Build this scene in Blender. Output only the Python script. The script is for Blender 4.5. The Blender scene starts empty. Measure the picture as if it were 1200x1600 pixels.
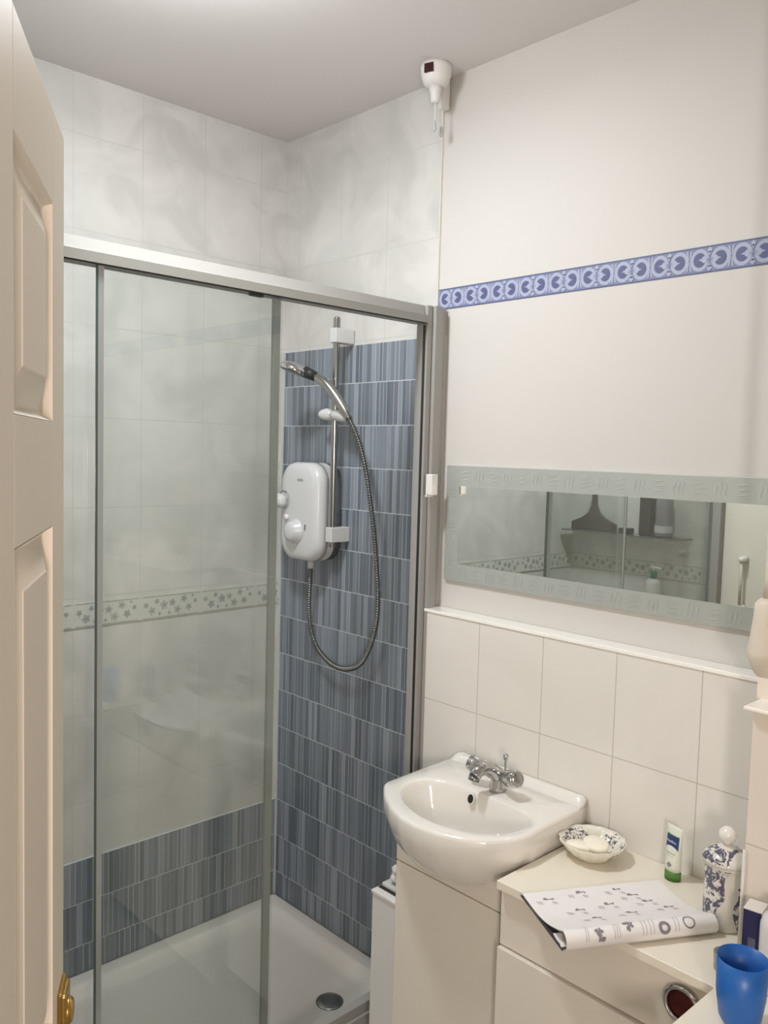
import bpy, bmesh, math, random
from mathutils import Vector, Matrix
random.seed(7)
PI = math.pi
sc = bpy.context.scene
COL = sc.collection

# ------------------------------------------------------------------ camera
cam_d = bpy.data.cameras.new('camera'); cam = bpy.data.objects.new('camera', cam_d); COL.objects.link(cam)
sc.camera = cam
YAW, PITCH, ROLL, FPX = .7596, -.07, .0274, 1319.88
CPOS = Vector((-1.71717, -2.31069, 1.64357))
fwd = Vector((math.sin(YAW)*math.cos(PITCH), math.cos(YAW)*math.cos(PITCH), math.sin(PITCH)))
rt = Vector((math.cos(YAW), -math.sin(YAW), 0)); up = rt.cross(fwd)
r2 = math.cos(ROLL)*rt + math.sin(ROLL)*up
u2 = -math.sin(ROLL)*rt + math.cos(ROLL)*up
cam.matrix_world = Matrix(((r2.x, u2.x, -fwd.x, CPOS.x), (r2.y, u2.y, -fwd.y, CPOS.y), (r2.z, u2.z, -fwd.z, CPOS.z), (0, 0, 0, 1)))
cam_d.sensor_fit = 'VERTICAL'; cam_d.sensor_height = 24
cam_d.lens = 24*FPX/1600
cam_d.clip_start = .02

# ------------------------------------------------------------------ world, lights, exposure
w = bpy.data.worlds.new('world'); sc.world = w; w.use_nodes = True
w.node_tree.nodes['Background'].inputs[0].default_value = (1.0, .86, .72, 1)
w.node_tree.nodes['Background'].inputs[1].default_value = .95
def light(name, kind, loc, energy, color, size=.1, rot=None, size_y=None, spread=None):
    d = bpy.data.lights.new(name, kind); d.energy = energy; d.color = color
    if kind == 'AREA':
        d.size = size
        if size_y: d.shape = 'RECTANGLE'; d.size_y = size_y
        else: d.shape = 'DISK'
        if spread: d.spread = spread
    else: d.shadow_soft_size = size
    o = bpy.data.objects.new(name, d); COL.objects.link(o); o.location = loc
    if rot: o.rotation_euler = rot
    return o
LAMP = (-.88, -.84)
light('ceiling_lamp_light', 'AREA', (LAMP[0], LAMP[1], 2.555), 7.0, (.96, .985, 1.0), .18)
light('ceiling_lamp_side_light', 'POINT', (LAMP[0], LAMP[1], 2.45), 2.2, (.96, .985, 1.0), .07)
light('hall_lamp_light', 'AREA', (-2.02, -2.95, 1.5), 21.0, (1.0, .87, .80), .4, Vector((-.55, -1.4, .03)).to_track_quat('Z', 'Y').to_euler())
sc.view_settings.view_transform = 'Standard'; sc.view_settings.look = 'None'
sc.view_settings.gamma = 1; sc.view_settings.use_curve_mapping = False
sc.view_settings.exposure = .42

# ------------------------------------------------------------------ material helpers
def lin(c):
    return tuple((v/255/12.92 if v/255 <= .04045 else ((v/255+.055)/1.055)**2.4) for v in c)+(1,)
class E:                                     # tiny wrapper: arithmetic on node sockets
    def __init__(s, nt, sock): s.nt = nt; s.s = sock
    def _m(s, op, *a):
        n = s.nt.nodes.new('ShaderNodeMath'); n.operation = op
        for i, v in enumerate((s,)+a):
            if isinstance(v, E): s.nt.links.new(v.s, n.inputs[i])
            else: n.inputs[i].default_value = v
        return E(s.nt, n.outputs[0])
    def __add__(s, o): return s._m('ADD', o)
    def __sub__(s, o): return s._m('SUBTRACT', o)
    def __mul__(s, o): return s._m('MULTIPLY', o)
    def mod(s, o): return s._m('FLOORED_MODULO', o)
    def lt(s, o): return s._m('LESS_THAN', o)
    def gt(s, o): return s._m('GREATER_THAN', o)
    def mx(s, o): return s._m('MAXIMUM', o)
    def mn(s, o): return s._m('MINIMUM', o)
    def ab(s): return s._m('ABSOLUTE')
def new_mat(name):
    m = bpy.data.materials.new(name); m.use_nodes = True
    return m, m.node_tree, m.node_tree.nodes['Principled BSDF']
def M(name, rgb, rough=.5, metal=0, coat=0, spec=.5, noise=0, nscale=20, bump=0, trans=0, sub=0):
    m, nt, b = new_mat(name)
    b.inputs['Roughness'].default_value = rough; b.inputs['Metallic'].default_value = metal
    b.inputs['Coat Weight'].default_value = coat; b.inputs['Specular IOR Level'].default_value = spec
    b.inputs['Transmission Weight'].default_value = trans
    tc = nt.nodes.new('ShaderNodeTexCoord'); nz = nt.nodes.new('ShaderNodeTexNoise')
    nt.links.new(tc.outputs['Object'], nz.inputs['Vector'])
    nz.inputs['Scale'].default_value = nscale; nz.inputs['Detail'].default_value = 4
    rp = nt.nodes.new('ShaderNodeMix'); rp.data_type = 'RGBA'
    c = lin(rgb); k = 1-noise
    rp.inputs[6].default_value = (c[0]*k, c[1]*k, c[2]*k, 1); rp.inputs[7].default_value = c
    nt.links.new(nz.outputs['Fac'], rp.inputs[0]); nt.links.new(rp.outputs[2], b.inputs['Base Color'])
    if bump:
        bp = nt.nodes.new('ShaderNodeBump'); bp.inputs['Strength'].default_value = bump; bp.inputs['Distance'].default_value = .002
        nt.links.new(nz.outputs['Fac'], bp.inputs['Height']); nt.links.new(bp.outputs[0], b.inputs['Normal'])
    return m
def coords(nt):
    tc = nt.nodes.new('ShaderNodeTexCoord'); sp = nt.nodes.new('ShaderNodeSeparateXYZ')
    nt.links.new(tc.outputs['Object'], sp.inputs[0])
    return tc, [E(nt, sp.outputs[i]) for i in range(3)]
def tile_mat(name, axis, off, pitch, rows, base, base2, grout, rough=.18, gw=.0022, nscale=5.5, zmin=None):
    # rows: (z0, pitch) above zmin and (z0, pitch) below
    m, nt, b = new_mat(name)
    tc, co = coords(nt); h = co[axis]; z = co[2]
    fx = ((h - off).mod(pitch) - pitch/2).ab().gt(pitch/2-gw/2)
    (za, pa), (zb, pb) = rows
    fa = ((z - za).mod(pa) - pa/2).ab().gt(pa/2-gw/2) * z.gt(zmin or 0)
    fb = ((z - zb).mod(pb) - pb/2).ab().gt(pb/2-gw/2) * z.lt(zmin or 0)
    g = fx.mx(fa).mx(fb)
    nz = nt.nodes.new('ShaderNodeTexNoise'); nz.inputs['Scale'].default_value = nscale; nz.inputs['Detail'].default_value = 3; nz.inputs['Distortion'].default_value = .95
    nt.links.new(tc.outputs['Object'], nz.inputs['Vector'])
    cr = nt.nodes.new('ShaderNodeValToRGB'); cr.color_ramp.elements[0].position = .36; cr.color_ramp.elements[1].position = .62
    cr.color_ramp.elements[0].color = lin(base2); cr.color_ramp.elements[1].color = lin(base)
    nt.links.new(nz.outputs['Fac'], cr.inputs[0])
    mx = nt.nodes.new('ShaderNodeMix'); mx.data_type = 'RGBA'
    nt.links.new(g.s, mx.inputs[0]); nt.links.new(cr.outputs[0], mx.inputs[6]); mx.inputs[7].default_value = lin(grout)
    nt.links.new(mx.outputs[2], b.inputs['Base Color'])
    bp = nt.nodes.new('ShaderNodeBump'); bp.invert = True; bp.inputs['Strength'].default_value = .35; bp.inputs['Distance'].default_value = .001
    nt.links.new(g.s, bp.inputs['Height']); nt.links.new(bp.outputs[0], b.inputs['Normal'])
    nt.links.new((g*.6+rough).s, b.inputs['Roughness'])
    return m
def glass_mat(name, tint, refl=1.0):
    m = bpy.data.materials.new(name); m.use_nodes = True; nt = m.node_tree; nt.nodes.clear()
    out = nt.nodes.new('ShaderNodeOutputMaterial'); mix = nt.nodes.new('ShaderNodeMixShader')
    tr = nt.nodes.new('ShaderNodeBsdfTransparent'); gl = nt.nodes.new('ShaderNodeBsdfGlossy'); fr = nt.nodes.new('ShaderNodeFresnel')
    ge = nt.nodes.new('ShaderNodeNewGeometry')          # same reflectance on both faces of the pane
    ior = E(nt, ge.outputs['Backfacing'])*(1/1.45-1.45)+1.45; nt.links.new(ior.s, fr.inputs['IOR']); gl.inputs['Roughness'].default_value = .02
    tr.inputs[0].default_value = tint+(1,); gl.inputs[0].default_value = (refl, refl, refl, 1)
    nt.links.new(fr.outputs[0], mix.inputs[0]); nt.links.new(tr.outputs[0], mix.inputs[1]); nt.links.new(gl.outputs[0], mix.inputs[2])
    nt.links.new(mix.outputs[0], out.inputs[0])
    return m
def attr_mat(name, rough=.25, spec=.5):
    m, nt, b = new_mat(name)
    a = nt.nodes.new('ShaderNodeAttribute'); a.attribute_name = 'col'
    nt.links.new(a.outputs['Color'], b.inputs['Base Color']); b.inputs['Roughness'].default_value = rough
    b.inputs['Specular IOR Level'].default_value = spec
    return m
def flower_mat(name, base, ink, scale, thr=.52, band=None, rough=.12):
    # blue transfer print on white china; band = (axis-2 low, high) where the print sits
    m, nt, b = new_mat(name)
    tc, co = coords(nt)
    vo = nt.nodes.new('ShaderNodeTexNoise'); vo.inputs['Scale'].default_value = scale; vo.inputs['Detail'].default_value = 5; vo.inputs['Roughness'].default_value = .65; vo.inputs['Distortion'].default_value = 1.2
    nt.links.new(tc.outputs['Object'], vo.inputs['Vector'])
    big = nt.nodes.new('ShaderNodeTexNoise'); big.inputs['Scale'].default_value = scale*.3; big.inputs['Detail'].default_value = 1
    nt.links.new(tc.outputs['Object'], big.inputs['Vector'])
    f = E(nt, vo.outputs['Fac']).gt(thr) * E(nt, big.outputs['Fac']).gt(.5)
    if band: f = f * band(co)
    mx = nt.nodes.new('ShaderNodeMix'); mx.data_type = 'RGBA'
    nt.links.new(f.s, mx.inputs[0]); mx.inputs[6].default_value = lin(base); mx.inputs[7].default_value = lin(ink)
    nt.links.new(mx.outputs[2], b.inputs['Base Color']); b.inputs['Roughness'].default_value = rough
    return m

PAINT = M('warm_white_paint', (209, 206, 200), .6, noise=.03, nscale=2.5)
PAINTL = M('left_wall_paint', (226, 220, 208), .6, noise=.03, nscale=2.5)
CEIL = M('ceiling_paint', (224, 220, 218), .8, noise=.02, nscale=1.5)
DOORP = M('gloss_door_paint', (218, 208, 192), .5, spec=.25, noise=.02, nscale=3)
TILEB = ((212, 211, 206), (198, 198, 193), (188, 189, 183))
TILE_Y = tile_mat('marbled_tile_right', 1, -.487, .2065, ((1.208, .2565), (1.208, .2565)), *TILEB)
TILE_X = tile_mat('marbled_tile_back', 0, -.519, .206, ((1.208, .2565), (.8665-.2565*3, .2565)), *TILEB, zmin=1.16)
WTILE = tile_mat('plain_white_tile', 1, -.931, .199, ((1.223, 1.0), (.977-.246*4, .246)), (232, 228, 220), (228, 224, 216), (190, 184, 172), rough=.12, nscale=3, zmin=1.2)
GROUT = M('pale_grout', (204, 212, 214), .7, noise=.1, nscale=60)
FLOORM = M('grey_vinyl_floor', (150, 146, 138), .5, noise=.2, nscale=15)
CERAM = M('white_ceramic', (234, 231, 223), .08, coat=.4, noise=.01)
UNITM = M('cream_white_laminate', (230, 223, 210), .32, noise=.02, nscale=4)
COUNT = M('cream_worktop', (236, 229, 212), .3, noise=.02, nscale=4)
WPLAS = M('white_plastic', (226, 224, 220), .3, noise=.01)
GPLAS = M('grey_white_plastic', (206, 208, 206), .3, noise=.02)
LGP = M('pale_grey_translucent_plastic', (190, 194, 193), .25)
CHROME = M('chrome', (196, 196, 196), .1, metal=1)
DCHROME = M('dull_chrome', (165, 166, 162), .22, metal=1)
DARK = M('dark_rubber', (38, 40, 40), .5)
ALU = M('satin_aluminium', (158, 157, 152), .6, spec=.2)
ALU2 = M('satin_aluminium_shaded_face', (150, 150, 144), .6, spec=.2)  # same aluminium, darkened: shade on the rail's lower face put into the colour
BRASS = M('brass', (196, 160, 92), .25, metal=1)
REDW = M('dark_red_lens', (60, 22, 24), .15)
SOAP = M('cream_soap', (245, 238, 220), .4, spec=.4)
GREEN = M('green_cap', (84, 138, 52), .35)
TUBEW = M('tube_white', (226, 230, 214), .35)
NAVY = M('navy_card', (38, 40, 82), .4)
BLUEB = M('blue_label', (36, 60, 120), .4)
PAPER = M('magazine_paper', (238, 235, 232), .45, noise=.01)
PAPERD = M('magazine_dark_page', (74, 70, 72), .45)
INK = M('grey_print', (138, 134, 138), .6)
INKL = M('pale_print', (182, 178, 180), .6)
GLASS = glass_mat('greenish_shower_glass', (.962, .974, .966))
EDGEG = M('glass_edge', (78, 92, 90), .2)
MIRR = M('mirror_silver', (246, 250, 245), .0, metal=1)
FROST = M('frosted_mirror', (188, 193, 187), .38, metal=.35)
BLACKP = M('black_plastic', (22, 24, 26), .35)
CLEARG = glass_mat('clear_glass', (.93, .96, .95))
PURP = M('grey_violet_bottle', (120, 118, 126), .3)

# ------------------------------------------------------------------ mesh helpers
class MB:
    def __init__(s): s.bm = bmesh.new(); s.lay = None; s.mats = []
    def face(s, vs, col=None):
        try: f = s.bm.faces.new(vs)
        except ValueError: return None
        if col is not None:
            if s.lay is None: s.lay = s.bm.loops.layers.float_color.new('col')
            for l in f.loops: l[s.lay] = lin(col)
        return f
    def poly(s, pts, col=None): return s.face([s.bm.verts.new(p) for p in pts], col)
    def box(s, a, b, col=None, bev=0):
        x0, x1 = sorted((a[0], b[0])); y0, y1 = sorted((a[1], b[1])); z0, z1 = sorted((a[2], b[2]))
        v = [s.bm.verts.new(p) for p in ((x0, y0, z0), (x1, y0, z0), (x1, y1, z0), (x0, y1, z0), (x0, y0, z1), (x1, y0, z1), (x1, y1, z1), (x0, y1, z1))]
        fs = [s.face([v[i] for i in q], col) for q in ((0, 3, 2, 1), (4, 5, 6, 7), (0, 1, 5, 4), (1, 2, 6, 5), (2, 3, 7, 6), (3, 0, 4, 7))]
        if bev:
            es = list({e for f in fs for e in f.edges})
            bmesh.ops.bevel(s.bm, geom=es, offset=bev, segments=2, affect='EDGES')
        return s
    def rings(s, rings, close=True, cap0=True, cap1=True, col=None):
        R = [[s.bm.verts.new(p) for p in r] for r in rings]
        for a, b in zip(R, R[1:]):
            n = len(a)
            for i in range(n if close else n-1):
                s.face((a[i], a[(i+1) % n], b[(i+1) % n], b[i]), col)
        if cap0: s.face(R[0][::-1], col)
        if cap1: s.face(R[-1], col)
        return s
    def lathe(s, c, prof, ax=(0, 0, 1), n=32, cap0=True, cap1=True, lobes=0, lamp=0, squash=None):
        ax = Vector(ax).normalized(); t = Vector((1, 0, 0)) if abs(ax.x) < .9 else Vector((0, 1, 0))
        a = ax.cross(t).normalized(); b = ax.cross(a); c = Vector(c); rs = []
        for r, h in prof:
            ring = []
            for i in range(n):
                th = 2*PI*i/n; rr = r*(1+lamp*math.cos(lobes*th)) if lobes else r
                ring.append(c+ax*h+a*math.cos(th)*rr*(squash or 1)+b*math.sin(th)*rr)
            rs.append(ring)
        return s.rings(rs, cap0=cap0, cap1=cap1)
    def tube(s, pts, r, n=12, cap=True):
        pts = [Vector(p) for p in pts]; rs = []; m = len(pts)
        prev = None
        for i, p in enumerate(pts):
            d = (pts[min(i+1, m-1)]-pts[max(i-1, 0)]).normalized()
            if prev is None:
                t = Vector((0, 0, 1)) if abs(d.z) < .9 else Vector((1, 0, 0)); a = d.cross(t).normalized()
            else: a = (prev-d*prev.dot(d)).normalized()
            prev = a; b = d.cross(a); rr = r[i] if isinstance(r, (list, tuple)) else r
            rs.append([p+a*math.cos(2*PI*k/n)*rr+b*math.sin(2*PI*k/n)*rr for k in range(n)])
        return s.rings(rs, cap0=cap, cap1=cap)
    def build(s, name, m, parent=None, smooth=False, bev=0, loc=None, sub=0, wn=False):
        bmesh.ops.recalc_face_normals(s.bm, faces=s.bm.faces)
        me = bpy.data.meshes.new(name); s.bm.to_mesh(me); s.bm.free()
        me.materials.append(m)
        o = bpy.data.objects.new(name, me); COL.objects.link(o)
        if parent:
            o.parent = parent
            o.matrix_parent_inverse = Matrix.Translation(wloc(parent)).inverted()
        if bev:
            b = o.modifiers.new('b', 'BEVEL'); b.width = bev; b.segments = 3; b.limit_method = 'ANGLE'; b.angle_limit = math.radians(40)
            smooth = True
        if sub:
            q = o.modifiers.new('s', 'SUBSURF'); q.levels = sub; q.render_levels = sub
        if smooth:
            for p in me.polygons: p.use_smooth = True
            if bev or wn:
                wnm = o.modifiers.new('w', 'WEIGHTED_NORMAL'); wnm.keep_sharp = True
        return o
def wloc(o):
    v = Vector((0, 0, 0))
    while o: v += o.location; o = o.parent if not (o.parent and o.matrix_parent_inverse != Matrix()) else None
    return v
def tag(o, label, cat, group=None):
    o['label'] = label; o['category'] = cat
    if group: o['group'] = group
    return o
def thing(name, label, cat, loc=(0, 0, 0), group=None):
    o = bpy.data.objects.new(name, None); COL.objects.link(o); o.location = loc; o.empty_display_size = .05
    return tag(o, label, cat, group)
def struct(o): o['kind'] = 'structure'; return o
def cr(pts, k=8):                           # Catmull-Rom through points
    P = [Vector(p) for p in pts]; P = [2*P[0]-P[1]]+P+[2*P[-1]-P[-2]]; out = []
    for i in range(1, len(P)-2):
        for j in range(k):
            t = j/k; a, b, c, d = P[i-1:i+3]
            out.append(.5*((2*b)+(c-a)*t+(2*a-5*b+4*c-d)*t*t+(3*b-a-3*c+d)*t**3))
    return out+[P[-2]]
def bx(name, a, b, m, parent=None, bev=0): return MB().box(a, b).build(name, m, parent, bev=bev)
def text_mesh(name, body, size, m, parent, mat4, extrude=.0002):
    c = bpy.data.curves.new('txt', 'FONT'); c.body = body; c.size = size; c.extrude = extrude
    c.align_x = 'CENTER'; c.align_y = 'CENTER'
    o = bpy.data.objects.new('txt', c); COL.objects.link(o)
    me = bpy.data.meshes.new_from_object(o.evaluated_get(bpy.context.evaluated_depsgraph_get()))
    bpy.data.objects.remove(o); me.name = name
    me.transform(mat4); me.materials.clear(); me.materials.append(m)
    r = bpy.data.objects.new(name, me); COL.objects.link(r)
    r.parent = parent; r.matrix_parent_inverse = Matrix.Translation(wloc(parent)).inverted()
    return r

H = 2.651; XL = -1.75; YF = -2.95
# ------------------------------------------------------------------ room shell
struct(bx('floor', (XL-1.4, YF-.1, -.05), (.12, .12, 0), FLOORM))
struct(bx('ceiling', (XL-1.4, YF-.1, H), (.12, .12, H+.05), CEIL))
wb = struct(bx('wall_back', (XL-.1, 0, 0), (.1, .1, H), TILE_X))
wr = struct(bx('wall_right', (0.0, YF, 0), (.1, 0, H), PAINT))
m = MB(); m.box((XL-.1, -2.0, 0), (XL, 0, H)); m.box((XL-.1, YF, 0), (XL, -2.86, H)); m.box((XL-.1, -2.86, 2.05), (XL, -2.0, H))
wl = struct(m.build('wall_left', PAINTL))
struct(bx('wall_front', (XL-.1, YF-.1, 0), (.1, YF, H), PAINT))
m = MB(); m.box((XL-.005, -2.01, 0), (XL+.012, -1.93, 2.1)); m.box((XL-.005, -2.93, 0), (XL+.012, -2.85, 2.1)); m.box((XL-.005, -2.93, 2.04), (XL+.012, -1.93, 2.11))
struct(m.build('trim_2', DOORP, bev=.003))
# tiled part of the right wall inside the shower (stands 4 mm proud) and left wall tiling
bx('marbled_tiles', (-.004, -.695, 1.967), (.0, 0, H), TILE_Y, wr)
bx('tile_edge_trim', (-.006, -.699, 1.9), (.0, -.695, H), M('trim_white', (214, 212, 202), .4), wr)
bx('marbled_tiles', (XL, -.735, .1), (XL+.004, 0, H), TILE_Y, wl)

# blue-grey stick mosaic: every stick its own colour, real grooves
ATT = attr_mat('slate_blue_mosaic', .32)
PAL = [tuple(int(v*.92+20) for v in ((c[0]*2+c[1])/3, (c[0]+2*c[1]+c[2])/4, (c[1]+c[2])/2+3)) for c in [(92, 110, 124), (106, 124, 138), (122, 139, 152), (84, 101, 114), (112, 130, 138), (98, 118, 128), (132, 147, 158), (101, 113, 132), (90, 108, 110), (115, 128, 146)]]
def mosaic(name, mk, length, rows, parent):
    g = MB()
    for (z0, z1) in rows:
        a = -random.random()*.01; k = 0
        while a < length:
            wd = random.choice((.0135, .0155, .0155, .0165, .019))
            b = a+wd; gap = .0020 if random.random() < .5 else .0010
            a0 = max(a, 0); b0 = min(b-gap, length)
            if b0-a0 > .003:
                c = random.choice(PAL); d = random.uniform(-5, 5); c = tuple(v+d for v in c)
                dep = .0056+random.random()*.0004
                g.box(mk(a0, z0+.0014, 0.003), mk(b0, z1-.0014, dep), c)
            a = b
    o = g.build(name, ATT, parent)
    q = MB(); q.box(mk(0, rows[-1][0], 0), mk(length, rows[0][1], .0052)); q.build('mosaic_grout', GROUT, o)
    return o
R = .1283; Z1 = 1.852
rowsB = [(Z1, 1.967)]+[(Z1-R*(k+1), Z1-R*k) for k in range(13)]+[(.10, Z1-R*13)]
rowsA = [(Z1-R*12, Z1-R*11), (Z1-R*13, Z1-R*12), (.10, Z1-R*13)]
mosaic('stick_mosaic', lambda a, z, d: (-d, -a, z), .73, rowsB, wr)
mosaic('stick_mosaic', lambda a, z, d: (-.006-a, -d, z), 1.738, rowsA, wb)
mosaic('stick_mosaic', lambda a, z, d: (XL+d, -a, z), .73, rowsA, wl)
m = MB(); m.box((-.011, -.0105, .1), (0, 0, 1.967)); m.build('corner_trim', M('corner_trim_white', (200, 205, 202), .4), wr)

# floral border tiles at 1.12 m - 1.19 m, back wall and left wall
BORD = attr_mat('floral_border_tile', .2)
def border(mk, length, start, parent):
    g = MB(); z0, z1 = 1.123, 1.194; P = .206
    g.box(mk(0, z0, .001), mk(length, z1, .0035), (204, 205, 197))
    k = 0; x = start-P
    rnd = random.Random(3)
    while x < length:
        for zz in (z0+.003, z1-.003):
            for q in range(9):
                a, b = x+.006+q*.0216, x+.006+q*.0216+.019
                if a > 0 and b < length: g.box(mk(a, zz-.0012, .0036), mk(b, zz+.0012, .0042), (158, 162, 152))
        for (u, v, s) in ((.02, .6, .008), (.043, .36, .013), (.06, .75, .0125), (.082, .3, .014), (.10, .62, .013), (.128, .55, .015), (.152, .75, .009), (.168, .35, .014), (.188, .6, .01), (.03, .85, .005), (.11, .2, .006), (.143, .2, .006)):
            cx = x+u; cz = z0+v*(z1-z0)
            if cx-s < 0 or cx+s > length: continue
            n = 15; c = random.choice(((164, 168, 164), (172, 175, 171), (158, 163, 161)))
            ring = []
            for i in range(n):
                th = 2*PI*i/n; rr = s*(.78+.24*math.cos(5*th+u*40))
                ring.append((cx+rr*math.cos(th), cz+rr*math.sin(th)*1.05))
            g.rings([[mk(a, b, .0036) for a, b in ring], [mk(a, b, .0043) for a, b in ring]], col=c)
            n = 6; g.rings([[mk(cx+s*.3*math.cos(i), cz+s*.3*math.sin(i), dd) for i in range(6)] for dd in (.0043, .0047)], col=(146, 152, 146))
        x += P
    g.build('floral_border', BORD, parent)
border(lambda a, z, d: (-a, -d, z), 1.745, .107, wb)
border(lambda a, z, d: (XL+.004+d, -a, z), .70, .05, wl)

# tiled dado boxed out from the right wall, with bright sill
dd = struct(MB().box((-.057, -3.0+.06, 0), (-.001, -.735, 1.215)).build('wall_dado', WTILE))
struct(bx('trim_1', (-.060, -2.94, 1.215), (-.001, -.735, 1.2235), M('sill_gloss_white', (255, 253, 246), .2, coat=1), bev=.001))
# boxed pier at the right with its own dado and sill
struct(MB().box((-.2, -2.2, 1.2235), (-.0105, -1.697, 1.300)).build('wall_pier', M('pier_paint', (238, 228, 216), .6)))
WT2 = tile_mat('plain_white_tile_pier', 1, -1.80, .199, ((1.223, 1.0), (.977-.246*4, .246)), (232, 223, 211), (226, 217, 205), (190, 184, 172), rough=.15, nscale=3, zmin=1.2)
pd = struct(MB().box((-.252, -2.2, .782), (-.058, -1.714, 1.215)).build('wall_pier_dado', WT2))
struct(bx('trim_3', (-.268, -2.2, 1.2155), (-.061, -1.702, 1.2235), M('sill_gloss_white2', (250, 244, 234), .25), bev=.003))
m = MB(); m.tube([(-.253, -1.7135, .782), (-.253, -1.7135, .965)], .0035, 8); m.build('corner_bead', WPLAS, pd, smooth=True)

# wallpaper border, blue scrolls
BW = attr_mat('printed_paper_border', .55)
g = MB(); zb0, zb1 = 2.037, 2.0925; zc = (zb0+zb1)/2
L0, D0, BG, MID = (168, 175, 198), (86, 93, 130), (122, 131, 164), (146, 154, 182)
X = [-.0008, -.0011, -.0014, -.0017, -.0020]
g.box((-.0008, -2.93, zb0), (0, -.699, zb1), BG)
g.box((X[1], -2.93, zb1-.003), (0, -.699, zb1), D0); g.box((X[1], -2.93, zb0), (0, -.699, zb0+.003), D0)
def arc(yc, r0, r1, t0, t1, col, dp, sq=1.0):
    n = 14; pa = []
    for i in range(n+1):
        t = t0+(t1-t0)*i/n; pa.append((yc+r0*math.cos(t)*sq, zc+r0*math.sin(t), yc+r1*math.cos(t)*sq, zc+r1*math.sin(t)))
    for a, b in zip(pa, pa[1:]):
        g.poly([(dp, a[0], a[1]), (dp, b[0], b[1]), (dp, b[2], b[3]), (dp, a[2], a[3])], col)
yy = -.722; s = 1
while yy > -2.2:
    arc(yy, .0155, .0232, 0, 2*PI, L0, X[1], .9)
    arc(yy, 0.0, .0145, 0, 2*PI, D0, X[2], .85)
    tip = yy - s*.012                                   # light petal that cuts a crescent
    arc(yy-s*.0105, 0.0, .0072, 0, 2*PI, L0, X[3], .8)
    g.poly([(X[4], yy-s*.006, zc+.003), (X[4], yy-s*.006, zc-.003), (X[4], yy+s*.003, zc)], L0)
    if s == 1:
        yc = yy-.0225
        for k in range(4):
            a = k*PI/2
            cy, cz = yc+.0055*math.cos(a), zc+.0125*math.sin(a)
            g.poly([(X[4], cy-.0035, cz), (X[4], cy, cz+.0045), (X[4], cy+.0035, cz), (X[4], cy, cz-.0045)], L0 if k % 2 else MID)
        for sg in (1, -1):
            g.poly([(X[4], yc-.006, zc+sg*.019), (X[4], yc, zc+sg*.012), (X[4], yc+.006, zc+sg*.019), (X[4], yc, zc+sg*.025)], L0)
        g.poly([(X[4], yc-.003, zc), (X[4], yc, zc+.005), (X[4], yc+.003, zc), (X[4], yc, zc-.005)], BG)
    else:
        yc = yy-.0225
        for a in (-1, 1):
            for b in (-1, 1):
                g.poly([(X[3], yc, zc), (X[3], yc+a*.0025, zc+b*.004), (X[3], yc+a*.007, zc+b*.022), (X[3], yc+a*.002, zc+b*.02)], L0)
    yy -= .0452; s = -s
g.build('blue_scroll_border', BW, wr)

# ------------------------------------------------------------------ entry door (open, seen almost edge on)
F = Vector((-1.299, -1.311, 0)); D = Vector((-.49889, -.86666, 0)); Nn = Vector((.86666, -.49889, 0))
def dp(s, n, z): return F+D*s+Nn*n+Vector((0, 0, z))
def dbox(g, s0, s1, n0, n1, z0, z1):
    v = [dp(a, b, c) for c in (z0, z1) for a, b in ((s0, n0), (s1, n0), (s1, n1), (s0, n1))]
    g.rings([v[:4], v[4:]])
WL = .80; T = .036; ZT = 2.0
g = MB()
cols = [(0, .09), (.31, .49), (.71, WL)]                                          # stiles and muntin
for a, b in cols: dbox(g, a, b, -T, 0, .02, ZT)
for c0, c1 in ((.09, .31), (.49, .71)):
    for z0, z1 in ((1.90, ZT), (1.553, 1.668), (.80, .98), (.02, .22)): dbox(g, c0, c1, -T, 0, z0, z1)
    dbox(g, c0, c1, -T+.008, -.018, .22, 1.90)                                    # panel core
    for z0, z1 in ((1.668, 1.90), (.98, 1.553), (.22, .80)):
        r = .010; q = .042                                                         # raised field with sloping margins
        def ring(m_, n_): return [dp(c0+m_, n_, z0+m_), dp(c1-m_, n_, z0+m_), dp(c1-m_, n_, z1-m_), dp(c0+m_, n_, z1-m_)]
        g.rings([ring(0, 0), ring(.005, -.009), ring(.010, -.011), ring(q, -.001), ring(q+.001, 0)], cap0=False, cap1=True)
door = struct(g.build('door_1', DOORP, bev=.0012))
g = MB(); dbox(g, .012, .05, .0, .010, .76, .985); dbox(g, .008, .054, .0, .006, .755, .99); g.lathe(dp(.031, .0, .955), [(.016, .0), (.016, .012), (.012, .016)], Nn, 20); g.build('brass_backplate', BRASS, door, bev=.003)
g = MB(); g.lathe(dp(.031, 0, .838), [(.012, .01), (.011, .035), (.02, .042), (.028, .052), (.027, .064), (.018, .073), (.003, .076)], Nn, 28); g.build('door_knob', BRASS, door, smooth=True)

# ------------------------------------------------------------------ ceiling lamp (just above the frame)
t = thing('ceiling_light', 'round opal glass ceiling light above the middle of the bathroom', 'ceiling light', (LAMP[0], LAMP[1], H))
MB().lathe((LAMP[0], LAMP[1], H-.03), [(.11, 0), (.115, .01), (.115, .029)], n=40).build('base', WPLAS, t, smooth=True)
em = bpy.data.materials.new('lit_opal_glass'); em.use_nodes = True
em.node_tree.nodes['Principled BSDF'].inputs['Emission Color'].default_value = (.88, .92, 1, 1); em.node_tree.nodes['Principled BSDF'].inputs['Emission Strength'].default_value = 46.0
MB().lathe((LAMP[0], LAMP[1], H-.085), [(.02, 0), (.06, .008), (.09, .024), (.105, .042), (.108, .055)], n=40, cap1=False).build('glass_dome', em, t, smooth=True)

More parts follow.
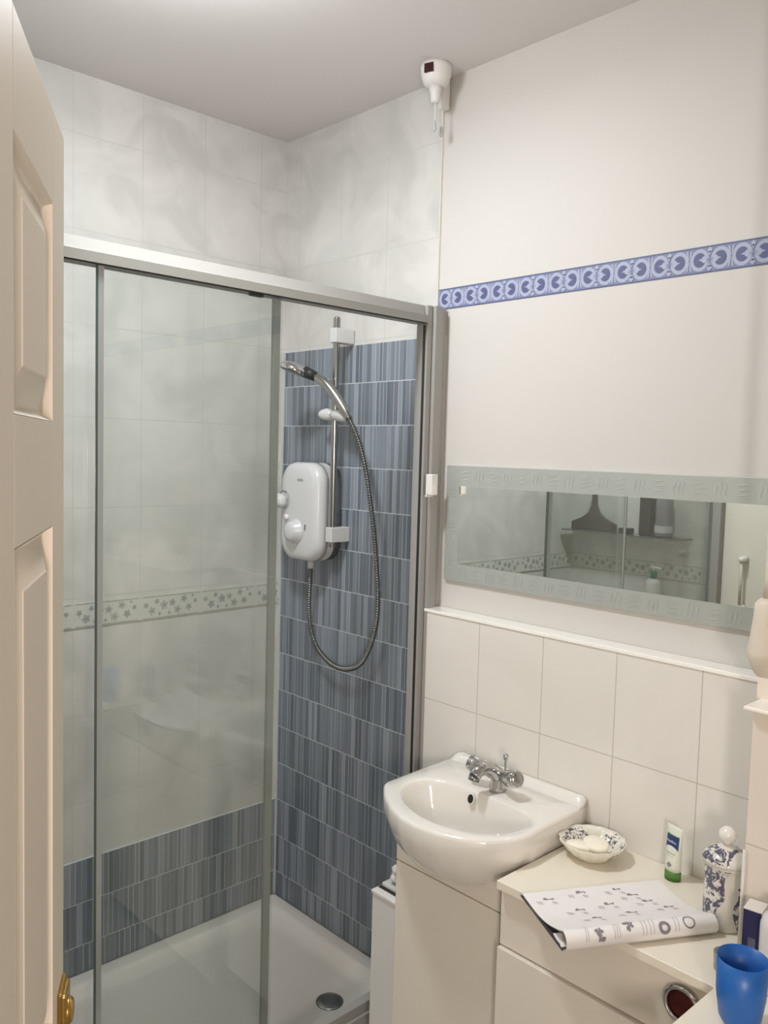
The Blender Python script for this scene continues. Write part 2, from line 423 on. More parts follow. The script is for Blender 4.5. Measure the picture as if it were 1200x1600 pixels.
# ------------------------------------------------------------------ shower tray
t = thing('shower_tray', 'low white rectangular shower tray behind the sliding glass doors', 'shower tray', (-.87, -.38, 0))
x0, x1, y0, y1 = XL+.008, -.008, -.775, -.008
def rr(m_, z, r=.05, n=6):
    out = []
    for cx, cy, a0 in ((x1-m_-r, y1-m_-r, 0), (x0+m_+r, y1-m_-r, PI/2), (x0+m_+r, y0+m_*1.3+r, PI), (x1-m_-r, y0+m_*1.3+r, 1.5*PI)):
        for i in range(n+1):
            a = a0+PI/2*i/n; out.append((cx+r*math.cos(a), cy+r*math.sin(a), z))
    return out
g = MB()
g.rings([rr(0, 0.0, .012), rr(0, .098, .012), rr(.004, .102, .012), rr(.038, .1015, .04), rr(.05, .097, .06), rr(.07, .078, .08), rr(.10, .070, .09), rr(.3, .066, .03)])
g.build('tray_body', CERAM, t, smooth=True, wn=True)
g = MB(); g.lathe((-.205, -.548, .067), [(.040, 0), (.040, .003), (.036, .0055), (.012, .0065)], n=36)
g.build('drain_cover', DCHROME, t, smooth=True)

# ------------------------------------------------------------------ shower enclosure
t = thing('shower_enclosure', 'silver framed sliding glass shower screen in front of the tiled shower', 'shower screen', (-.87, -.72, .1))
g = MB(); prof = [(-.72, 1.990), (-.735, 1.990), (-.737, 2.008), (-.727, 2.013), (-.722, 2.037), (-.690, 2.037), (-.690, 1.990)]
g.rings([[(XL+.008, a, b) for a, b in prof], [(-.082, a, b) for a, b in prof]]); g.build('top_rail', ALU, t)
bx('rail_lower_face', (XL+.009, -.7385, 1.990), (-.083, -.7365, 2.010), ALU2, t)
bx('rail_gasket', (XL+.009, -.7365, 1.9872), (-.083, -.7325, 1.990), DARK, t)
g = MB(); g.box((-.080, -.735, .105), (-.062, -.695, 2.037)); g.box((-.0585, -.745, .105), (-.030, -.695, 2.037)); g.box((-.062, -.73, .105), (-.0585, -.70, 2.03)); g.box((-.030, -.736, .105), (-.008, -.70, 2.037))
g.build('wall_jamb', ALU, t, bev=.0012)
g = MB(); g.box((-.0835, -.7285, .185), (-.0805, -.7225, 1.985)); g.build('black_seal', DARK, t)
bx('seal_carrier', (-.0835, -.7222, .185), (-.0805, -.708, 1.985), ALU, t)
g = MB(); g.box((XL+.009, -.745, .103), (XL+.045, -.695, 2.037)); g.build('left_jamb', ALU, t, bev=.0015)
g = MB(); g.box((XL+.045, -.742, .103), (-.082, -.700, .150)); g.box((XL+.045, -.735, .150), (-.082, -.708, .179)); g.build('bottom_track', ALU, t, bev=.002)
bx('fixed_glass_panel', (XL+.046, -.7115, .179), (-.549, -.7055, 1.99), GLASS, t)
bx('sliding_glass_panel', (-.990, -.7285, .182), (-.549, -.7225, 1.99), GLASS, t)
g = MB(); g.box((-.563, -.7155, .179), (-.545, -.7035, 1.989)); g.build('fixed_panel_post', M('grey_post', (132, 139, 135), .6), t, bev=.0015)
g = MB(); g.box((-.9935, -.7318, .18), (-.9895, -.7288, 1.989)); g.build('dark_edge_seal', EDGEG, t)
g = MB(); g.box((-.9895, -.7315, .18), (-.978, -.7287, 1.989)); g.build('sliding_panel_stile', M('grey_stile', (150, 156, 152), .5), t)
g = MB(); g.box((-.64, -.733, 1.981), (-.605, -.722, 1.9895)); g.build('roller_stop', DARK, t, bev=.002)
g = MB(); g.box((-.080, -.768, 1.534), (-.056, -.745, 1.590)); g.box((-.083, -.750, 1.528), (-.053, -.7455, 1.534)); g.build('white_catch', WPLAS, t, bev=.004)

# ------------------------------------------------------------------ electric shower unit
t = thing('electric_shower', 'white electric shower box with two dials on the blue mosaic', 'electric shower', (-.006, -.215, 1.45))
def rrect(y0, y1, z0, z1, x, r, n=8):
    out = []
    for cy, cz, a0 in ((y1-r, z1-r, 0), (y0+r, z1-r, PI/2), (y0+r, z0+r, PI), (y1-r, z0+r, 1.5*PI)):
        for i in range(n+1):
            a = a0+PI/2*i/n; out.append((x, cy+r*math.cos(a), cz+r*math.sin(a)))
    return out
SHW = M('shower_box_white', (208, 210, 210), .3)
ya, yb, za, zb = -.315, -.122, 1.300, 1.606
g = MB(); g.rings([rrect(ya, yb, za, zb, -.0065, .06), rrect(ya, yb, za, zb, -.058, .06)]); g.build('back_housing', SHW, t, smooth=True, wn=True)
def insr(i, x): return rrect(ya+i, yb-i, za+i, zb-i, x, .062-i*.5)
g = MB(); g.rings([insr(-.001, -.058), insr(-.001, -.078), insr(.003, -.092), insr(.010, -.099), insr(.022, -.103), insr(.05, -.1045)]); g.build('front_cover', SHW, t, smooth=True)
AX = (-1, 0, 0)
g = MB(); g.lathe((-.101, -.152, 1.487), [(.030, 0), (.029, .006)], AX, 28); o = g.build('dial_recess', LGP, t, smooth=True, wn=True)
g = MB()
for i in range(9):
    a = PI*.35+i*PI*.075
    g.box((-.1078, -.152-.0265*math.cos(a)-.0015, 1.487+.0265*math.sin(a)-.0015), (-.107, -.152-.0265*math.cos(a)+.002, 1.487+.0265*math.sin(a)+.002))
g.build('power_marks', DARK, t)
g = MB(); g.lathe((-.107, -.152, 1.484), [(.023, 0), (.022, .022), (.017, .031), (.004, .033)], AX, 28, lobes=6, lamp=.04); g.build('power_dial', SHW, t, smooth=True)
g = MB(); g.lathe((-.103, -.168, 1.433), [(.010, 0), (.009, .009), (.003, .011)], AX, 20); g.build('start_button', WPLAS, t, smooth=True)
g = MB(); g.lathe((-.103, -.212, 1.392), [(.040, 0), (.038, .007), (.033, .009), (.031, .024), (.020, .030), (.004, .031)], AX, 36, lobes=3, lamp=.02); g.build('temperature_dial', SHW, t, smooth=True)
text_mesh('maker_mark', 'mira', .016, M('logo_grey', (120, 122, 124), .4), t, Matrix.Translation((-.1052, -.232, 1.553)) @ Matrix.Rotation(-PI/2, 4, 'Z') @ Matrix.Rotation(PI/2, 4, 'X'))
bx('scale_marks', (-.1062, -.262, 1.398), (-.1045, -.2595, 1.416), DARK, t)
g = MB(); g.tube([(-.05, -.225, 1.30), (-.05, -.225, 1.272)], .011, 16); g.build('outlet', LGP, t, smooth=True)

# ------------------------------------------------------------------ riser rail
t = thing('shower_riser_rail', 'vertical chrome shower riser rail on white brackets beside the shower box', 'shower rail', (-.006, -.34, 1.37))
g = MB(); g.lathe((-.062, -.341, 1.352), [(.0105, 0), (.0105, .69), (.007, .694)], n=20); g.build('chrome_tube', DCHROME, t, smooth=True, wn=True)
g = MB(); g.box((-.080, -.359, 1.968), (-.0065, -.329, 2.012)); g.build('top_bracket', GPLAS, t, bev=.003)
g = MB(); g.box((-.080, -.359, 1.367), (-.0065, -.329, 1.413)); g.build('bottom_bracket', GPLAS, t, bev=.003)
g = MB(); g.lathe((-.062, -.341, 1.752), [(.006, -.014), (.018, -.012), (.021, 0), (.018, .012), (.006, .014)], n=24)
g.lathe((-.080, -.385, 1.750), [(.012, -.045), (.017, -.02), (.018, .02), (.013, .056)], (-.2, -.97, -.08), 20)
g.lathe((-.07, -.315, 1.755), [(.016, -.03), (.019, 0), (.015, .02), (.006, .032)], (-.25, .95, 0), 20)
g.build('handset_holder', GPLAS, t, smooth=True)

# ------------------------------------------------------------------ handset + hose
t = thing('shower_handset', 'chrome shower handset clipped high on the riser rail, head facing down', 'shower head', (-.10, -.375, 1.755))
hp = [(-.100, -.450, 1.738), (-.103, -.432, 1.765), (-.112, -.398, 1.808), (-.121, -.368, 1.840), (-.130, -.342, 1.858), (-.140, -.318, 1.868)]
pts = cr(hp, 5); n = len(pts)
g = MB(); g.tube(pts, [.0105+.006*math.sin(PI*min(1, i/(n-1)*1.1)) for i in range(n)], 16); g.build('handle', DCHROME, t, smooth=True)
hc = Vector((-.165, -.272, 1.886)); hx = Vector((-.25, .22, -.94)).normalized()
g = MB(); g.lathe(hc, [(.008, -.018), (.030, -.014), (.044, -.004), (.047, .004), (.044, .010)], hx, 36, cap1=False); g.build('head_shell', CHROME, t, smooth=True)
g = MB(); g.lathe(hc, [(.044, .009), (.036, .013), (.010, .014)], hx, 36); g.build('spray_face', M('grey_spray_plate', (120, 124, 124), .4), t, smooth=True, wn=True)
g = MB(); g.tube([(-.134, -.332, 1.863), (-.150, -.302, 1.878)], [.014, .018], 16); g.build('swivel_collar', DARK, t, smooth=True)
HOSEM = M('hose_metal', (128, 130, 126), .3, metal=.9)
hose = [(-.05, -.225, 1.272), (-.05, -.222, 1.22), (-.05, -.221, 1.143), (-.05, -.232, 1.08), (-.05, -.268, 1.022), (-.05, -.335, .987), (-.05, -.405, .984), (-.05, -.468, 1.012), (-.052, -.512, 1.072), (-.056, -.542, 1.15), (-.062, -.552, 1.23), (-.068, -.549, 1.32), (-.075, -.542, 1.42), (-.081, -.530, 1.50), (-.086, -.516, 1.58), (-.091, -.494, 1.655), (-.097, -.470, 1.708), (-.100, -.450, 1.738)]
pp = cr(hose, 10)
# resample evenly for the spiral ribs
seg = [0]
for a, b in zip(pp, pp[1:]): seg.append(seg[-1]+(b-a).length)
N = int(seg[-1]/.0015); out = []; j = 0
for i in range(N+1):
    d = seg[-1]*i/N
    while j < len(seg)-2 and seg[j+1] < d: j += 1
    f = (d-seg[j])/max(1e-9, seg[j+1]-seg[j]); out.append(pp[j].lerp(pp[j+1], min(1, f)))
g = MB(); g.tube(out, [.0068+.0019*math.cos(2*PI*i/5) for i in range(N+1)], 10)
o = g.build('shower_hose', HOSEM, None, smooth=True); tag(o, 'ribbed silver shower hose looping down from the shower box to the handset', 'hose')

# ------------------------------------------------------------------ left wall items seen in the mirror
XS = XL+.005
t = thing('glass_shelf', 'long glass shelf with rounded end on the shower wall reflected in the mirror', 'shelf', (XS, -.3, 1.31))
g = MB(); sh = [(XS+.001, -.02), (XS+.115, -.02), (XS+.12, -.5), (XS+.10, -.56), (XS+.05, -.60), (XS+.001, -.61)]
g.rings([[(a, b, 1.306) for a, b in sh], [(a, b, 1.312) for a, b in sh]]); g.build('glass_plate', M('shelf_glass', (88, 98, 96), .15), t)
for yv in (-.10, -.5): bx('bracket', (XS+.0005, yv-.012, 1.296), (XS+.03, yv+.012, 1.306), CHROME, t, bev=.002)
t = thing('squeegee', 'black shower squeegee standing blade down on the glass shelf', 'squeegee', (XS+.07, -.16, 1.313))
g = MB(); yc = -.165; xk = XS+.07
prof = [(-.118, 1.318), (-.118, 1.348), (-.10, 1.356), (-.06, 1.372), (-.03, 1.395), (-.016, 1.425), (-.012, 1.46), (-.012, 1.53), (.012, 1.53), (.012, 1.46), (.016, 1.425), (.03, 1.395), (.06, 1.372), (.10, 1.356), (.118, 1.348), (.118, 1.318)]
g.rings([[(xk-.007, yc+a, b) for a, b in prof], [(xk+.007, yc+a, b) for a, b in prof]]); g.build('handle', BLACKP, t, bev=.002)
bx('rubber_blade', (xk-.002, yc-.12, 1.3125), (xk+.002, yc+.12, 1.3185), DARK, t)
o = MB().box((XS+.04, -.355, 1.3125), (XS+.09, -.30, 1.338)).build('soap_block', BLACKP, None, bev=.004); tag(o, 'small black soap block on the glass shelf beside the squeegee', 'soap')
t = thing('shampoo_bottle', 'tall flat black bottle on the glass shelf seen in the mirror', 'bottle', (XS+.06, -.425, 1.3125))
MB().box((XS+.03, -.452, 1.3125), (XS+.085, -.398, 1.53)).build('body', BLACKP, t, bev=.008)
MB().lathe((XS+.057, -.425, 1.53), [(.018, 0), (.018, .02), (.015, .024)]).build('cap', DARK, t, smooth=True, wn=True)
t = thing('mouthwash_bottle', 'grey violet translucent bottle at the end of the glass shelf beside the black bottle', 'bottle', (XS+.06, -.505, 1.3125))
MB().lathe((XS+.06, -.505, 1.3125), [(.034, 0), (.038, .01), (.038, .05), (.033, .08), (.037, .11), (.036, .17), (.018, .195)], n=28).build('body', PURP, t, smooth=True, wn=True)
MB().lathe((XS+.06, -.505, 1.507), [(.016, 0), (.016, .03), (.013, .033)]).build('cap', DARK, t, smooth=True, wn=True)
MB().lathe((XS+.06, -.505, 1.3325), [(.0392, 0), (.0392, .03)], cap0=False, cap1=False, n=28).build('label', M('label_pale', (190, 192, 196), .5), t, smooth=True)
t = thing('corner_ledge', 'small white shelf low on the shower wall holding a pump bottle', 'shelf', (XS, -.5, 1.03))
bx('plate', (XS+.0005, -.56, 1.018), (XS+.11, -.40, 1.028), WPLAS, t, bev=.003); bx('bracket', (XS+.0005, -.49, .99), (XS+.06, -.47, 1.018), WPLAS, t)
t = thing('pump_bottle', 'white pump soap bottle with green collar reflected in the mirror', 'bottle', (XS+.06, -.47, 1.0285))
MB().lathe((XS+.06, -.47, 1.0285), [(.030, 0), (.033, .008), (.033, .075), (.030, .092), (.014, .10)], n=28).build('body', WPLAS, t, smooth=True, wn=True)
MB().lathe((XS+.06, -.47, 1.1285), [(.014, 0), (.014, .03), (.006, .033)], n=20).build('green_collar', M('collar_green', (30, 120, 70), .4), t, smooth=True, wn=True)
g = MB(); g.tube([(XS+.06, -.47, 1.16), (XS+.06, -.47, 1.178)], .004, 10); g.tube([(XS+.06, -.455, 1.178), (XS+.06, -.505, 1.174)], .005, 10); g.build('pump_spout', WPLAS, t, smooth=True)
t = thing('towel_bar', 'short white wall bar on round ends reflected at the right of the mirror', 'towel rail', (XL+.01, -.84, 1.15))
g = MB(); g.tube([(XL+.04, -.84, 1.05), (XL+.04, -.84, 1.25)], .006, 12); g.build('bar', M('bar_white', (205, 196, 180), .3), t, smooth=True)
for z in (1.05, 1.25):
    g = MB(); g.lathe((XL+.001, -.84, z), [(.014, 0), (.014, .02), (.012, .045), (.006, .052)], (1, 0, 0), 16); g.build('end_mount', WPLAS, t, smooth=True)

# ------------------------------------------------------------------ mirror
t = thing('wall_mirror', 'long frameless wall mirror with frosted patterned border above the basin', 'mirror', (-.006, -1.22, 1.459))
my0, my1, mz0, mz1 = -.757, -1.86, 1.302, 1.614
bx('frosted_plate', (-.009, my1, mz0), (-.001, my0, mz1), FROST, t, bev=.0006)
bx('clear_mirror', (-.0096, my1+.045, mz0+.048), (-.0088, my0-.046, mz1-.054), MIRR, t)
g = MB()
def stroke(yc, zc_, horiz):
    for k in (-1, 0, 1):
        pts = []
        for i in range(9):
            u = -.0135+.027*i/8; wv = .0014*math.sin(i/8*2*PI)
            pts.append((yc+u, zc_+k*.0105+wv) if horiz else (yc+k*.0105+wv, zc_+u))
        for i in range(8):
            (a, b), (c, d) = pts[i], pts[i+1]; h = .0010*math.sin(PI*(i+.5)/8)+.0006
            if horiz: q = [(a, b-h), (c, d-h), (c, d+h), (a, b+h)]
            else: q = [(a-h, b), (a+h, b), (c+h, d), (c-h, d)]
            g.poly([(-.0098, y_, z_) for y_, z_ in q])
y_ = my0-.067; hz = True
while y_ > my1+.03:
    stroke(y_, mz1-.026, hz); stroke(y_, mz0+.024, not hz); y_ -= .0465; hz = not hz
z_ = mz0+.055; hz = True
while z_ < mz1-.05: stroke(my0-.022, z_, hz); z_ += .046; hz = not hz
g.build('etched_marks', M('etched_clear_mark', (214, 220, 214), .25, metal=.5), t)

# ------------------------------------------------------------------ ceiling pull switch
t = thing('pull_cord_switch', 'white ceiling pull switch with dark red indicator in the corner above the blue border', 'pull switch', (-.075, -.715, H))
c = Vector((-.075, -.733, 0))
g = MB(); g.lathe(c+Vector((0, 0, H-.056)), [(.012, 0), (.027, .003), (.033, .012), (.039, .028), (.041, .045), (.042, .0555)], n=36); g.build('housing', WPLAS, t, smooth=True)
g = MB(); g.lathe(c+Vector((0, 0, H-.094)), [(.009, 0), (.012, .004), (.014, .024), (.020, .040)], n=24); g.build('cord_funnel', WPLAS, t, smooth=True)
g = MB()
a = math.atan2(-1.6, -1.64)
ce = Vector((math.cos(a-.5), math.sin(a-.5), 0)); sd = Vector((-ce.y, ce.x, 0))
q = c+ce*.0375
g.rings([[q+sd*u+ce*e+Vector((0, 0, H-.020+z)) for u, z in ((-.013, -.010), (.013, -.010), (.013, .013), (-.013, .013))] for e in (-.01, .0045)])
g.build('indicator_window', REDW, t, bev=.0015)
g = MB(); g.box((-.030, -.722, H-.088), (-.0065, -.702, H-.001)); g.build('cable_trunking', WPLAS, t, bev=.003)
for (px, py, zt, zl) in ((-.075, -.733, H-.094, 2.512), (-.045, -.730, H-.056, 2.507)):
    g = MB(); g.tube([(px, py, zt), (px, py, zl)], .0012, 8); co = g.build('pull_cord', WPLAS, t)
    g = MB(); g.lathe((px, py, zl-.026), [(.003, 0), (.005, .004), (.0042, .02), (.002, .026)], n=14); g.build('cord_toggle', LGP, co, smooth=True)

# ------------------------------------------------------------------ pipe with bell-shaped cap at the right edge
t = thing('wall_pipe', 'vertical white pipe ending in a bell shaped socket at the right edge beside the mirror', 'pipe', (-.225, -1.725, 1.28))
pc = (-.229, -1.722)
MB().lathe((pc[0], pc[1], 1.40), [(.0125, 0), (.0105, .05), (.0100, 1.1)], n=24).build('pipe', DOORP, t, smooth=True, wn=True)
MB().lathe((pc[0], pc[1], 1.272), [(.013, 0), (.018, .003), (.026, .018), (.033, .034), (.0335, .044), (.030, .062), (.026, .10), (.024, .128), (.019, .134), (.0135, .138)], n=36).build('bell_socket', DOORP, t, smooth=True)

# ------------------------------------------------------------------ vanity unit, low box, WC unit, worktops
YV0, YV1, XV = -.926, -1.241, -.33
t = thing('vanity_unit', 'narrow cream vanity cupboard under the white basin', 'cabinet', (-.19, -1.083, 0))
m = MB(); m.box((-.06, YV1, 0), (XV+.018, YV1+.016, .762)); m.box((-.06, YV0-.016, 0), (XV+.018, YV0, .762)); m.box((-.06, YV1+.0162, .05), (XV+.018, YV0-.0162, .066)); m.build('carcass', UNITM, t)
bx('front_panel', (XV, YV1, .676), (XV+.017, YV0, .762), UNITM, t, bev=.0015)
bx('door', (XV, YV1, .06), (XV+.017, YV0, .6725), UNITM, t, bev=.0015)
t = thing('low_side_box', 'low white boxed panel between the shower and the basin cupboard', 'cabinet', (-.19, -.885, 0))
bx('side_panel', (-.06, -.9255, 0), (XV+.004, -.842, .556), M('cool_white_board', (214, 213, 210), .35), t, bev=.001)
bx('lid', (-.10, -.9255, .5575), (XV, -.841, .566), WPLAS, t, bev=.002)
bx('lid_gap_shade', (-.10, -.9255, .566), (XV+.02, -.846, .568), DARK, t)  # solid dark slab, stands for the shade in the gap under the top
bx('inner_top', (-.10, -.9255, .568), (XV+.028, -.85, .578), GPLAS, t, bev=.002)
g = MB(); rnd = random.Random(5)
bmesh.ops.create_icosphere(g.bm, subdivisions=3, radius=.03)
for v in g.bm.verts:
    d = 1+.22*math.sin(v.co.x*150+1)*math.sin(v.co.y*130)+.15*math.sin(v.co.z*210+v.co.x*90)
    v.co = Vector((v.co.x*1.3*d, v.co.y*.85*d, v.co.z*.72*d))+Vector((-.255, -.878, .600))
o = g.build('washcloth', M('cloth_white', (214, 212, 206), .9, bump=.5, nscale=90), None, smooth=True); tag(o, 'crumpled white washcloth on top of the low box beside the shower', 'cloth')

XC = -.37; ZC = .78
t = thing('cistern_unit', 'cream boxed cistern unit with round flush button, under the worktop', 'cabinet', (-.2, -1.5, 0))
bx('carcass', (-.06, -1.95, 0), (XC+.016, YV1-.034, ZC-.019), UNITM, t)
bx('upper_panel', (XC, -1.95, .640), (XC+.015, YV1-.033, ZC-.019), UNITM, t, bev=.0012)
bx('lower_panel', (XC-.008, -1.95, .03), (XC+.015, YV1-.033, .636), UNITM, t, bev=.0015)
g = MB(); g.lathe((XC, -1.672, .712), [(.036, 0), (.036, .004), (.032, .009), (.028, .010), (.026, .006)], AX, 40, cap1=False); fb = g.build('flush_button_ring', CHROME, t, smooth=True)
g = MB(); g.lathe((XC, -1.672, .712), [(.0265, .001), (.0265, .006), (.018, .0035), (.003, .003)], AX, 40); g.build('flush_button', M('red_reflection_chrome', (92, 40, 42), .12, metal=.6), fb, smooth=True)  # chrome face with its red reflection put into the base colour
o = MB()
wt = [(-.058, -1.2735), (-.387, -1.2735), (-.387, -1.732), (-.62, -1.728), (-.62, -2.2), (-.2525, -2.2), (-.2525, -1.714), (-.058, -1.714)]
o.rings([[(a, b, ZC-.018) for a, b in wt], [(a, b, ZC) for a, b in wt]])
o = o.build('worktop', COUNT, None, bev=.0015); tag(o, 'cream worktop stepping out towards the viewer right of the basin', 'worktop')
t = thing('base_cabinet', 'cream base cabinet under the near end of the worktop at the lower right corner', 'cabinet', (-.45, -1.97, 0))
bx('carcass', (-.3, -2.19, 0), (-.59, -1.9505, ZC-.0185), UNITM, t); bx('door', (-.5905, -2.19, .05), (-.607, -1.9505, ZC-.025), UNITM, t, bev=.0015)

# ------------------------------------------------------------------ wash basin
def spl(pts, n=72, c=(-.25, -1.075)):
    # sample closed polygon by angle around c
    out = []
    P = [Vector((a-c[0], b-c[1])) for a, b in pts]
    for i in range(n):
        th = 2*PI*i/n; d = Vector((math.cos(th), math.sin(th))); best = None
        for p, q in zip(P, P[1:]+P[:1]):
            e = q-p; den = d.x*e.y-d.y*e.x
            if abs(den) < 1e-12: continue
            t_ = (p.x*e.y-p.y*e.x)/den; u_ = (p.x*d.y-p.y*d.x)/den
            if t_ > 0 and -1e-6 <= u_ <= 1+1e-6 and (best is None or t_ > best): best = t_
        out.append(best)
    return out
outer = [(-.0575, -.866), (-.20, -.868), (-.325, -.874), (-.338, -.882), (-.377, -.925), (-.412, -.98), (-.434, -1.035), (-.440, -1.085), (-.432, -1.145), (-.410, -1.20), (-.376, -1.24), (-.345, -1.263), (-.315, -1.276), (-.295, -1.279), (-.20, -1.274), (-.0575, -1.272)]
inner = [(-.196, -1.075), (-.197, -1.02), (-.207, -.965), (-.224, -.928), (-.252, -.914), (-.29, -.915), (-.325, -.931), (-.355, -.965), (-.378, -1.005), (-.393, -1.06), (-.393, -1.11), (-.380, -1.165), (-.352, -1.208), (-.315, -1.238), (-.27, -1.251), (-.235, -1.247), (-.210, -1.222), (-.198, -1.175), (-.196, -1.125)]
NB = 96; CB = (-.28, -1.078)
ro = spl(outer, NB, CB); ri = spl(inner, NB, CB)
def sm(a, k):
    for _ in range(k): a = [(a[i-1]+2*a[i]+a[(i+1) % len(a)])/4 for i in range(len(a))]
    return a
ri = sm(ri, 4)
def ringp(rad, z, sx=0, clampx=True):
    out = []
    for i, r_ in enumerate(rad):
        th = 2*PI*i/NB; x = CB[0]+sx+r_*math.cos(th); y = CB[1]+r_*math.sin(th)
        out.append((min(x, -.0575), y, z))
    return out
def mixr(a, b, t_): return [p*(1-t_)+q*t_ for p, q in zip(a, b)]
ZB = .847
g = MB()
und = [min(r_*.45, .09) for r_ in sm(ri, 6)]
def under(k, z):
    out = []
    for i in range(NB):
        th = 2*PI*i/NB; a = math.cos(th)
        r_ = ro[i]*(1-k) + (min(ri[i], .14)*.62)*k
        if a > 0: r_ = ro[i]*(1-k*.45) + min(ri[i], .14)*.62*k*.45
        out.append(r_)
    return ringp(out, z)
g.rings([under(.98, .706), under(.80, .709), under(.60, .719), under(.38, .740), under(.18, .765), under(.06, .792), ringp(ro, .812), ringp(ro, .838), ringp([r_-.002 for r_ in ro], .844), ringp([r_-.006 for r_ in ro], ZB),
         ringp(mixr(ro, ri, .85), ZB-.001), ringp([r_+.004 for r_ in ri], ZB-.002), ringp(ri, ZB-.006), ringp([r_*.965 for r_ in ri], ZB-.020), ringp([r_*.90 for r_ in ri], ZB-.055), ringp([r_*.80 for r_ in ri], ZB-.095), ringp([r_*.62 for r_ in ri], ZB-.120), ringp([r_*.35 for r_ in ri], ZB-.130), ringp([r_*.10 for r_ in ri], ZB-.133)])
basin = thing('wash_basin', 'white ceramic semi recessed wash basin on the vanity cupboard', 'basin', (-.25, -1.075, .68))
g.build('bowl', CERAM, basin, smooth=True)
g = MB(); pr = [(-.0575, ZB-.004), (-.092, ZB-.004), (-.083, ZB+.004), (-.076, ZB+.016), (-.070, ZB+.020), (-.0575, ZB+.020)]
g.rings([[(a, y, ZB-.004+(b-ZB+.004)*k) for a, b in pr] for y, k in ((-.868, .35), (-.882, .85), (-.895, 1), (-1.245, 1), (-1.262, 1), (-1.2715, .7))]); g.build('back_upstand', CERAM, basin, smooth=True)
g = MB(); g.lathe((-.2045, -1.047, .828), [(.011, 0), (.0105, .0035), (.0085, .0035)], (-1, 0, .25), 24, cap1=False, squash=1.25); rg = g.build('overflow_ring', CERAM, basin, smooth=True)
g = MB(); g.lathe((-.2045, -1.047, .828), [(.0098, .0), (.0098, .0026)], (-1, 0, .25), 24, squash=1.25); g.build('overflow_hole_shade', M('overflow_shade', (30, 26, 18), .6), rg)  # dark disc: shade inside the overflow opening, done by colour
g = MB(); g.lathe((-.285, -1.08, ZB-.134), [(.021, 0), (.021, .003), (.016, .0055), (.003, .006)], n=28); g.build('waste', CHROME, basin, smooth=True)

# ------------------------------------------------------------------ tap
TB = Vector((-.150, -1.083, ZB-.001))
t = thing('basin_tap', 'chrome twin handled mixer tap on the back of the basin', 'tap', TB)
def tp(x, y, z): return TB+Vector((x, y, z))
g = MB()
secs = [((0, 0, 0), .024, .019), ((0, 0, .010), .0235, .0185), ((-.002, 0, .024), .018, .016), ((-.004, 0, .040), .0165, .0185), ((-.004, 0, .052), .013, .016), ((-.004, 0, .058), .006, .008)]
g.rings([[tp(c_[0]+a_*math.cos(2*PI*i/28), c_[1]+b_*math.sin(2*PI*i/28), c_[2]) for i in range(28)] for c_, a_, b_ in secs])
g.build('body', CHROME, t, smooth=True)
sp = cr([(-.004, 0, .036), (-.020, .004, .054), (-.040, .009, .062), (-.058, .013, .059), (-.070, .016, .048)], 6)
g = MB(); g.tube([tp(*p) for p in sp], [.018-.003*min(1, i/12) for i in range(len(sp))], 18)
g.build('spout', CHROME, t, smooth=True)
g = MB(); g.tube([tp(-.0685, .0155, .050), tp(-.073, .0165, .037)], .0135, 18); g.build('aerator', DCHROME, t, smooth=True, wn=True)
for sg in (1, -1):
    ax = Vector((-.32, sg, .30)).normalized(); b0 = TB+Vector((-.003, sg*.010, .036))
    g = MB(); g.lathe(b0, [(.013, 0), (.0125, .018), (.015, .024), (.0195, .032), (.0205, .058), (.0195, .067), (.0165, .0685)], ax, 24, lobes=6 if sg == 1 else 0, lamp=.03); hd = g.build('tap_handle', CHROME, t, smooth=True)
    g = MB(); g.lathe(b0, [(.0162, .0680), (.015, .0705), (.004, .0715)], ax, 24); g.build('handle_cap', DCHROME, hd, smooth=True)
g = MB(); g.lathe(tp(.020, -.004, .0), [(.0028, .0), (.0028, .064), (.0065, .078), (.0062, .084), (.002, .087)], n=16); g.build('pop_up_rod', CHROME, t, smooth=True)

# ------------------------------------------------------------------ soap dish with two soaps
DC = Vector((-.146, -1.343, ZC))
pf = [(.030, 0.0), (.034, .001), (.036, .004), (.050, .014), (.062, .029), (.067, .037), (.0655, .0385), (.060, .030), (.048, .0165), (.034, .0085), (.004, .007)]
def dband(co):
    x, y, z = co
    return z.gt(ZC+.010) * (x - (DC.x)).gt(-.025) * (z.lt(ZC+.0365))
DISHM = flower_mat('blue_flower_china', (234, 230, 214), (96, 96, 118), 95, .51, dband)
dish = MB().lathe(DC, [(r_*1.07, h*1.02) for r_, h in pf], n=112, lobes=14, lamp=.02).build('soap_dish', DISHM, None, smooth=True); tag(dish, 'scalloped white china dish with blue flowers holding soaps beside the basin', 'dish')
def soap(name, c, a, b, h, rot, label, tilt):
    g = MB(); bmesh.ops.create_uvsphere(g.bm, u_segments=28, v_segments=14, radius=1)
    for v in g.bm.verts:
        x, y, z = v.co; k = abs(z)**.7*(1 if z > 0 else -1)
        v.co = Vector((x*a, y*b, k*h))
    bmesh.ops.transform(g.bm, matrix=Matrix.Translation(c) @ Matrix.Rotation(rot, 4, 'Z') @ Matrix.Rotation(tilt, 4, 'X'), verts=g.bm.verts)
    o = g.build(name, SOAP, None, smooth=True); tag(o, label, 'soap')
soap('soap_bar', (DC.x-.022, DC.y+.014, ZC+.024), .034, .025, .010, 1.9, 'cream oval soap lying low on the left in the china dish', .12)
soap('soap_bar', (DC.x-.008, DC.y-.014, ZC+.035), .034, .024, .009, 1.2, 'cream oval soap lying on top at the right in the china dish', -.15)

